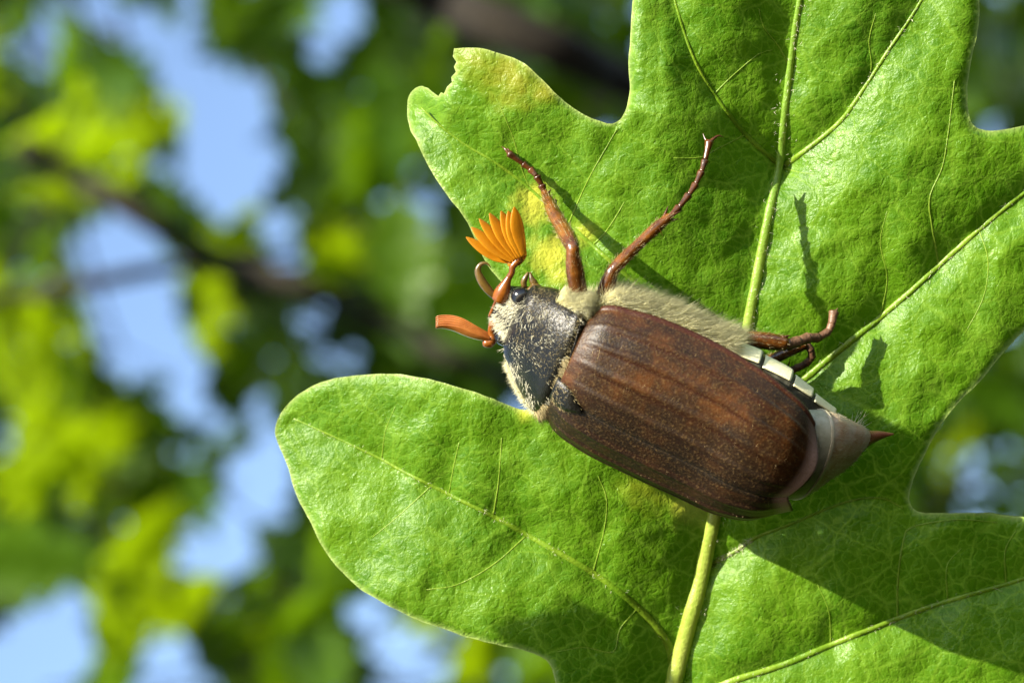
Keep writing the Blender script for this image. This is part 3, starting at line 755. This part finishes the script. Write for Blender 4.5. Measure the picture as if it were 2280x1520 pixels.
# fur -----------------------------------------------------------------
def body_hair(name, n, ur, ar, ln, wd, mat, flow, spread, f=body_f, ufun=lambda u: (u + 300) / 690, parent=None, keepf=None, stand=0.6):
    U_ = RNG.uniform(*ur, n); A_ = RNG.uniform(*ar, n); e = 1e-3
    T_ = ufun(U_)
    p = B(*f(T_, A_)); pu = B(*f(T_ + e, A_)) - p; pa = B(*f(T_, A_ + e)) - p
    nn = np.cross(pu, pa); nn /= np.linalg.norm(nn, axis=1)[:, None] + 1e-9
    # point outwards from the body's axis
    out = np.sign(np.einsum('ij,ij->i', nn, p - B(*f(T_, A_ + math.pi)))); nn = nn * np.where(out == 0, 1, out)[:, None]
    if keepf is not None:
        m = keepf(T_, A_); T_, A_, p, nn, U_ = T_[m], A_[m], p[m], nn[m], U_[m]
    n = len(p); fl = np.asarray(flow(U_, A_) if callable(flow) else np.tile(flow, (n, 1)))
    fl = fl - np.einsum('ij,ij->i', fl, nn)[:, None] * nn * 0.9
    d = nn * stand + fl + RNG.normal(0, spread, (n, 3))
    return hairs(name, p - nn * 2, d, RNG.uniform(0.6, 1.1, n) * ln, wd, mat, parent or beetle, bend=0.35 * fl + RNG.normal(0, 0.15, (n, 3)))
# thick cream fur on the flank of the thorax
body_hair('thorax_fur', 18000, (-255, 45), (-1.45, 0.10), 50, 0.85, MT['fur'], eu * 0.75, 0.22, stand=0.75)
body_hair('thorax_fur', 1200, (35, 120), (-1.2, -0.5), 12, 0.7, MT['furw'], eu * 0.9, 0.2, stand=0.5)
body_hair('thorax_fur', 4500, (-298, -215), (-2.6, 1.2), 36, 0.9, MT['fur'], eu * 0.35, 0.25, stand=0.7)
body_hair('tail_down', 3500, (0.02, 0.95), (-1.0, 4.2), 8, 0.7, MT['furw'], eu * 0.8 - ew * 0.4, 0.3, pyg_f0(0.02, 0.80, 2.0), lambda u: u, pyg, None, 0.25)
body_hair('scutellum_hair', 700, (0.0, 0.9), (0.2, 2.9), 14, 0.9, MT['furb'], eu * 0.9, 0.3, scut_f, lambda u: u, beetle, lambda T_, A_: (T_ < 0.35) | (np.abs(A_ - 1.57) > 0.9), 0.2)
# hair on the pronotum: pale fringe in front and on the sides, clumps on the disc
Tu = lambda u: u
def clump(T_, A_):
    k = np.array([noise.noise((a * 2.6, t * 5.0, 4.0)) for a, t in zip(A_, T_)])
    return k > RNG.uniform(-0.12, 0.5, len(k))
body_hair('pronotum_hair', 7500, (0.04, 0.97), (0.3, 3.2), 19, 0.85, MT['furw'], lambda T_, A_: eu * 0.7 + np.outer(np.cos(A_ * 3 + T_ * 4), ev) * 0.5, 0.22, pron_f, Tu, pron, clump, 0.10)
body_hair('pronotum_hair', 4500, (0.1, 0.97), (-0.1, 1.6), 9, 0.7, MT['furb'], eu * 0.8, 0.4, pron_f, Tu, pron, None, 0.15)
body_hair('pronotum_fringe', 4500, (0.22, 0.97), (2.7, 4.0), 18, 0.8, MT['fur'], -eu * 0.35 - qd * 0.3, 0.25, pron_f, Tu, pron, None, 0.8)
body_hair('pronotum_fringe', 2600, (0.86, 0.99), (0.3, 3.1), 32, 0.9, MT['furb'], eu * 0.9, 0.2, pron_f, Tu, pron, lambda T_, A_: (np.abs(A_ - 1.35) < 0.28) | (A_ > 2.0), 0.25)
body_hair('pronotum_fringe', 2400, (0.5, 1.0), (-0.5, 0.2), 30, 0.85, MT['fur'], eu * 0.8, 0.25, pron_f, Tu, pron, None, 0.7)
# head
body_hair('head_hair', 3200, (0.12, 0.9), (0.1, 2.9), 15, 0.85, MT['furw'], -eu * 0.2 + ev * -0.3, 0.3, head_f, Tu, head, None, 0.25)
# fringe of the elytra base
T_, Q_, p, pu, pq, nn = surf_sample(elytron_f(1), 900, (0.0, 0.06), (0.05, 0.55), 1)
hairs('base_fringe', p - 2 * nn, pu + 0.4 * nn + RNG.normal(0, 0.25, (900, 3)), RNG.uniform(10, 26, 900), 1.2, MT['furb'], beetle, bend=-0.3 * nn)
T_, Q_, p, pu, pq, nn = surf_sample(elytron_f(-1), 700, (0.0, 0.07), (0.1, 0.8), -1)
hairs('base_fringe', p - 2 * nn, pu + 0.4 * nn + RNG.normal(0, 0.25, (700, 3)), RNG.uniform(10, 26, 700), 1.2, MT['furb'], beetle, bend=-0.3 * nn)
# a few long bristles at the tail
R = [P(1905 + random.uniform(-12, 12), 952 + random.uniform(-6, 10), float(B(400, 30, -130)[2])) for _ in range(26)]
hairs('tail_bristle', R, [(random.uniform(-0.1, 1), random.uniform(0.3, 1), random.uniform(-0.3, 0.4)) for _ in R], RNG.uniform(18, 44, len(R)), 1.2, MT['furw'], beetle, bend=[(0.25, 0.1, 0)] * len(R))

# ------------------------------------------------------------------ the tree behind
def Pm(px, py, dist): return P(px, py, -(dist - 0.2) / S)
# openings through which the sky shows
GAPS = [
 [(170,-60),(450,-60),(445,110),(500,185),(590,150),(602,230),(592,330),(622,380),(662,420),(672,470),(650,560),(605,590),(545,520),(465,480),(385,430),(352,370),(418,330),(410,250),(312,210),(298,100),(200,50)],
 [(640,-60),(800,-60),(800,60),(780,130),(720,150),(660,110)], [(862,170),(925,160),(945,230),(905,275),(868,240)],
 [(40,20),(120,10),(140,90),(110,130),(60,110)], [(55,215),(110,210),(115,270),(70,285)],
 [(160,520),(240,452),(320,480),(380,530),(392,600),(300,612),(180,622),(112,590)],
 [(170,640),(380,622),(412,680),(440,780),(485,880),(480,960),(420,960),(392,900),(332,830),(232,810),(182,740)],
 [(662,670),(750,660),(782,740),(775,830),(690,830),(665,750)], [(930,770),(1000,800),(1000,850),(940,840)],
 [(560,950),(640,960),(650,1100),(570,1190),(548,1285),(400,1275),(342,1205),(425,1150),(505,1090)],
 [(-60,1370),(60,1360),(130,1290),(172,1310),(215,1400),(205,1500),(140,1600),(-60,1600)],
 [(292,1400),(360,1380),(425,1420),(440,1600),(300,1600)], [(780,1300),(900,1380),(965,1420),(945,1600),(735,1600),(760,1420)],
 *[[(x - q, y - q), (x + q, y - q), (x + q, y + q), (x - q, y + q)] for x, y, q in ((790, 390, 30), (850, 450, 26), (935, 480, 30), (450, 1000, 26), (70, 600, 24), (160, 90, 30), (620, 330, 24), (1000, 560, 24), (560, 900, 28), (30, 1330, 24), (240, 1370, 22), (880, 640, 22), (1010, 1500, 30), (1130, 1480, 22), (2260, 790, 26))],
 [(2195,-60),(2240,-60),(2230,40),(2200,30)], [(2105,1090),(2200,1085),(2205,1145),(2105,1150)], [(2150,960),(2230,955),(2230,1040),(2160,1040)],
]
TONE = [  # px, py, light put into leaf colour: d(ark, shaded) m(id) y(ellow, lit through)
 (20,170,'y'),(20,60,'d'),(120,170,'m'),(60,250,'d'),(250,140,'m'),(180,300,'y'),(330,290,'y'),(100,400,'m'),(215,360,'y'),(40,480,'m'),(380,380,'m'),(500,510,'y'),(430,470,'m'),
 (550,60,'d'),(500,120,'d'),(900,80,'d'),(860,20,'d'),(700,260,'d'),(650,420,'d'),(760,450,'d'),(780,330,'m'),(900,330,'m'),(900,430,'d'),
 (700,580,'y'),(760,600,'y'),(850,560,'m'),(950,560,'d'),(1000,650,'m'),(20,640,'d'),(90,770,'y'),(60,830,'y'),(130,720,'y'),(30,720,'y'),(200,860,'m'),(300,900,'d'),(40,920,'d'),
 (80,1000,'y'),(200,1010,'y'),(330,1050,'d'),(60,1150,'d'),(180,1200,'d'),(300,1280,'y'),(230,1250,'m'),(480,680,'y'),(540,720,'m'),(600,860,'d'),(560,790,'m'),
 (820,760,'d'),(900,860,'d'),(1080,880,'d'),(700,900,'d'),(520,1030,'m'),(640,1200,'d'),(560,1330,'m'),(640,1350,'y'),(700,1300,'m'),(520,1420,'d'),
 (600,1480,'m'),(250,1450,'m'),(690,1420,'m'),(1020,1450,'y'),(1100,1500,'m'),(1180,1490,'m'),(1050,30,'d'),(1300,60,'d'),(1250,220,'d'),(1150,60,'d'),
 (2230,150,'d'),(2200,250,'d'),(2250,60,'d'),(2240,880,'m'),(2150,900,'m'),(2110,1000,'y'),(2260,1000,'m'),(2240,1110,'d'),(2070,1100,'d'),(2270,800,'m')]
TP = np.array([t[:2] for t in TONE], float)
def in_gap(x, y):
    for g in GAPS:
        ins = False; n = len(g)
        for i in range(n):
            (x0, y0), (x1, y1) = g[i], g[(i + 1) % n]
            if (y0 > y) != (y1 > y) and x < (x1 - x0) * (y - y0) / (y1 - y0) + x0: ins = not ins
        if ins: return True
    return False
# leaf shapes for the tree: lobed outline, cupped blade, 0.08 m long
def tree_leaf_mesh(name, seed, mat):
    r = random.Random(seed); n = 22; L = 0.08; rows = []
    for i in range(n + 1):
        t = i / n
        env = 0.021 * math.sin(math.pi * min(1, t * 0.86 + 0.07))**0.8 * (0.55 + 0.75 * t if t < 0.75 else 1.11 * (1 - (t - 0.75) * 1.6))
        lob = 1 + 0.34 * math.sin(t * 2 * math.pi * 4 - 0.8 + r.uniform(-0.2, 0.2))
        rows.append((t * L, max(0.0006, env * lob), max(0.0006, env * (1 + 0.34 * math.sin(t * 2 * math.pi * 4 - 0.2)))))
    V = []; F = []
    bend = r.uniform(-0.12, 0.2)
    for y, wl, wr in rows:
        zc_ = -bend * (y / L)**2 * L
        for s, w in ((-1, wl), (-0.5, wl), (0, 0), (0.5, wr), (1, wr)):
            V.append((s * w, y, zc_ + 0.25 * abs(s) * w + 0.0012 * r.uniform(-1, 1)))
    for i in range(n):
        for j in range(4): F.append((i * 5 + j, i * 5 + j + 1, (i + 1) * 5 + j + 1, (i + 1) * 5 + j))
    k = len(V); V += [(-0.0007, 0.004, 0.0005), (0.0007, 0.004, 0.0005), (0.0007, -0.018, 0.001), (-0.0007, -0.018, 0.001)]; F.append((k, k + 1, k + 2, k + 3))
    me = bpy.data.meshes.new(name); me.from_pydata(V, [], F); me.polygons.foreach_set('use_smooth', [True] * len(me.polygons)); me.materials.append(mat)
    return me
LM = {c: [tree_leaf_mesh('tree_leaf', 10 * i + s, MT[m]) for s in range(3)] for i, (c, m) in enumerate((('d', 'bl_shade'), ('m', 'bl_mid'), ('y', 'bl_lit')))}

BR = [  # label, distance, thickness scale, path px
 ('dark oak branch sloping behind the antennae, blurred far behind the beetle', 1.5, [(60,330),(150,385),(250,440),(380,520),(470,580),(600,612),(700,642),(800,692),(900,742),(1000,790),(1150,850)], 27, 20),
 ('thin dark twig forking off the blurred sloping branch towards the open sky', 1.55, [(-80,690),(30,655),(150,640),(300,610),(400,592),(480,585)], 20, 14),
 ('thick dark oak branch behind the bitten lobe of the big leaf', 1.3, [(880,-60),(980,0),(1100,50),(1250,112),(1400,190),(1560,300)], 54, 46),
 ('slim leafy branch with bright yellow-green leaves in front of the sky', 2.6, [(-100,900),(40,960),(160,1080),(300,1250),(420,1330),(600,1330),(760,1230)], 9, 6),
 ('leafy branch with hanging dark leaves around the pale sky opening', 2.5, [(1100,330),(900,300),(760,280),(640,250),(560,120),(520,-60)], 10, 6),
 ('upright leafy branch with sunlit leaves against the blue sky', 2.4, [(-60,560),(60,430),(170,330),(260,200),(280,90),(230,-60)], 10, 5),
 ('low leafy branch of mid green leaves below the rounded leaf lobe', 2.7, [(420,1620),(560,1480),(660,1380),(900,1560),(1150,1520),(1260,1540)], 10, 6),
 ('shaded leafy branch seen past the toothed leaf edge beside the beetle tail', 2.3, [(2000,1250),(2120,1060),(2220,900),(2330,760)], 10, 6),
 ('shaded leafy branch behind the topmost notch of the big leaf', 2.3, [(2120,330),(2210,200),(2290,60),(2330,-60)], 10, 6),
]
GROUP = 'blurred branches of the oak behind the leaf'
roots = []; bpaths = []
for lab, dist, pts, r0, r1 in BR:
    path = catmull([Pm(x, y, dist + 0.06 * math.sin(i * 1.9)) for i, (x, y) in enumerate(pts)], 60.0 / S * 0.0005)
    root = thing('oak_branch', path[0], lab, 'branch', GROUP)
    k = dist / 0.2; rad = np.linspace(r0, r1, len(path)) * k * (1 + 0.12 * np.array([noise.noise((i * 0.3, dist, 1)) for i in range(len(path))]))
    g = tube_geo(path, rad, 10); mesh_obj('stem', g[0], g[1], MT['bark'], root)
    roots.append(root); bpaths.append((np.array([[q[0] / (1 - q[2] / D) + 1140, 760 - q[1] / (1 - q[2] / D)] for q in path]), path))
# scatter of leaves: a leaf is kept where its own outline stays out of the sky openings
cells = {}
def visible_area(x, y):
    return (x < 1260 and -80 < y < 1600) and not (x > 760 and 900 < y < 1330) or (1000 < x < 1420 and y < 290) or (x > 2030 and (y < 320 or 740 < y < 1160))
ts = np.array(TO_SUN)
def leaf_frame(tone):
    """normal and tip direction of a leaf (leaf frame)"""
    for _ in range(200):
        n = RNG.normal(0, 1, 3); n /= np.linalg.norm(n)
        if n[2] < 0: n = -n
        if n[2] < 0.3: continue
        c = n @ ts
        if tone == 'y' and (c < -0.34): break
        if tone == 'm' and (0.15 < abs(c) < 0.6): break
        if tone == 'd' and abs(c) < 0.35: break
    return n
count = 0
tries = []
for y in np.arange(-70, 1600, 50):
    for x in np.arange(-70, 2350, 50): tries.append((x + random.uniform(-22, 22), y + random.uniform(-22, 22)))
random.shuffle(tries)
for x, y in tries:
    if not visible_area(x, y) or in_gap(x, y): continue
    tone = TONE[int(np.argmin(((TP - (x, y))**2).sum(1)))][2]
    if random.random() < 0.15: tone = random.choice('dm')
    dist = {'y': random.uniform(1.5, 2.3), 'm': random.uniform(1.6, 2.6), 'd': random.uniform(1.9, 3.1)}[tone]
    ok = False
    for att in range(8):
        n = leaf_frame(tone); th = random.uniform(0, 2 * math.pi)
        t0 = np.array([math.cos(th), math.sin(th), 0.0]); t0 -= t0.dot(n) * n; t0 /= np.linalg.norm(t0)
        sc = random.uniform(0.6, 1.05) * (1.0 if att < 4 else 0.65)
        Lp = 0.08 * sc / dist * 0.2 / S * np.hypot(t0[0], t0[1])
        cx, cy = x, y; dx, dy = t0[0] * Lp / 2, -t0[1] * Lp / 2
        hw = 0.42; dx *= 1.12; dy *= 1.12
        test = [(cx + dx, cy + dy), (cx - dx, cy - dy), (cx - dy * hw, cy + dx * hw), (cx + dy * hw, cy - dx * hw)]
        if sum(in_gap(a, b) for a, b in test) <= (1 if att > 5 else 0): ok = True; break
    if not ok: continue
    bi = int(np.argmin([((bp[0] - (x, y))**2).sum(1).min() for bp in bpaths]))
    if bi == 1: bi = 0
    root = roots[bi]; org = ORG[root.name]
    c3 = Pm(x, y, dist); base = c3 * S - t0 * 0.04 * sc
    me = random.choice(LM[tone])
    o = bpy.data.objects.new('leaf', me); SC.collection.objects.link(o); o.parent = root
    sd = np.cross(t0, n)
    R = Matrix(((sd[0], t0[0], n[0]), (sd[1], t0[1], n[1]), (sd[2], t0[2], n[2]))).to_4x4()
    o.matrix_local = Matrix.Translation(Vector(base - org * S)) @ R @ Matrix.Scale(sc, 4)
    cells.setdefault((bi, int(x // 190), int(y // 190)), []).append(base / S - t0 * 0.018 * sc / S)
    count += 1
# twigs carrying the leaves
for (bi, cx, cy), bs in cells.items():
    pp, path = bpaths[bi]; c = np.mean(bs, axis=0)
    i = int(np.argmin(np.linalg.norm(path - c, axis=1)))
    a = path[i]; geos = []
    main = catmull([a, (a + c) / 2 + np.array([0, -300, 200.0]), c], 900.0)
    geos.append(tube_geo(main, np.linspace(70, 40, len(main)), 5))
    for b in bs: geos.append(tube_geo(np.array([c, (b + c) / 2 + np.array([0, -60, 60.0]), b]), [36, 30, 20], 4))
    V, F = join(*geos); mesh_obj('twig', V, F, MT['bark'], roots[bi])
print('leaves', count, 'sun elevation', math.degrees(SUN_EL))

# ------------------------------------------------------------------ neighbouring twig that shades the foot of the big leaf
tgt = P(1300, 1345, float(leaf_z([(1300, 1345)], False)[0])); tipp = tgt + ts * 2050.0
dirv = np.array([0.02, -1.0, 0.0]); dirv -= dirv.dot(ts) * ts; dirv /= np.linalg.norm(dirv)
tw = thing('oak_twig', tipp + dirv * 740, 'thin oak twig with one green leaf shading the foot of the big leaf', 'twig')
g = tube_geo(catmull([tipp + dirv * 740, tipp + dirv * 1300 + np.array([-200, 0, 0.0]), tipp + dirv * 4200 + np.array([-900, -300, 0.0])], 120), 45, 8)
mesh_obj('stem', g[0], g[1], MT['bark'], tw)
o = bpy.data.objects.new('leaf', LM['m'][0]); SC.collection.objects.link(o); o.parent = tw
yv = -dirv; sd = np.cross(yv, ts)
o.matrix_local = Matrix.Translation(Vector((tipp + dirv * 700 - ORG[tw.name]) * S)) @ Matrix(((sd[0], yv[0], ts[0]), (sd[1], yv[1], ts[1]), (sd[2], yv[2], ts[2]))).to_4x4() @ Matrix.Diagonal((0.55 * 700 * S / 0.08, 700 * S / 0.08, 700 * S / 0.08, 1))

# ------------------------------------------------------------------ the rest of the crown, beside and behind what the leaf hides
V = []; F = []; lv = {c: [(np.array([v.co[:] for v in me.vertices]), [tuple(p.vertices) for p in me.polygons]) for me in LM[c]] for c in 'dmy'}
FM = []
for y in np.arange(-900, 2400, 88):
    for x in np.arange(-1500, 3800, 88):
        x_, y_ = x + random.uniform(-44, 44), y + random.uniform(-44, 44)
        if visible_area(x_, y_) or noise.noise((x_ / 260, y_ / 260, 2.2)) > 0.22: continue
        if -110 < x_ < 2390 and -110 < y_ < 1630 and not (1480 < x_ < 2000 or (850 < x_ < 1900 and 380 < y_ < 1250)): continue
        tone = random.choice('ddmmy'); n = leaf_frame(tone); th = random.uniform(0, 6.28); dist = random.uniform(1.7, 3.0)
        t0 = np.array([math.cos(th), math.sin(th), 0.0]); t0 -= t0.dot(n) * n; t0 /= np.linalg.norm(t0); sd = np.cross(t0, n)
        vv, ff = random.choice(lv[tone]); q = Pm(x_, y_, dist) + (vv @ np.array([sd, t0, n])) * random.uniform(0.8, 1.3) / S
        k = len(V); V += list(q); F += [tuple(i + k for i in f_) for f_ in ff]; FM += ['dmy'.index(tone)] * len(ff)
fo = mesh_obj('oak_foliage', V, F, MT['bl_shade'], None, Pm(1140, 760, 2.2))
fo.data.materials.append(MT['bl_mid']); fo.data.materials.append(MT['bl_lit']); fo.data.polygons.foreach_set('material_index', FM)
fo['kind'] = 'stuff'; fo['label'] = 'mass of blurred oak leaves in the crown behind the big leaf'; fo['category'] = 'foliage'
print('per branch', [len([c for c in b.children if c.name.startswith('leaf')]) for b in roots], len(F))
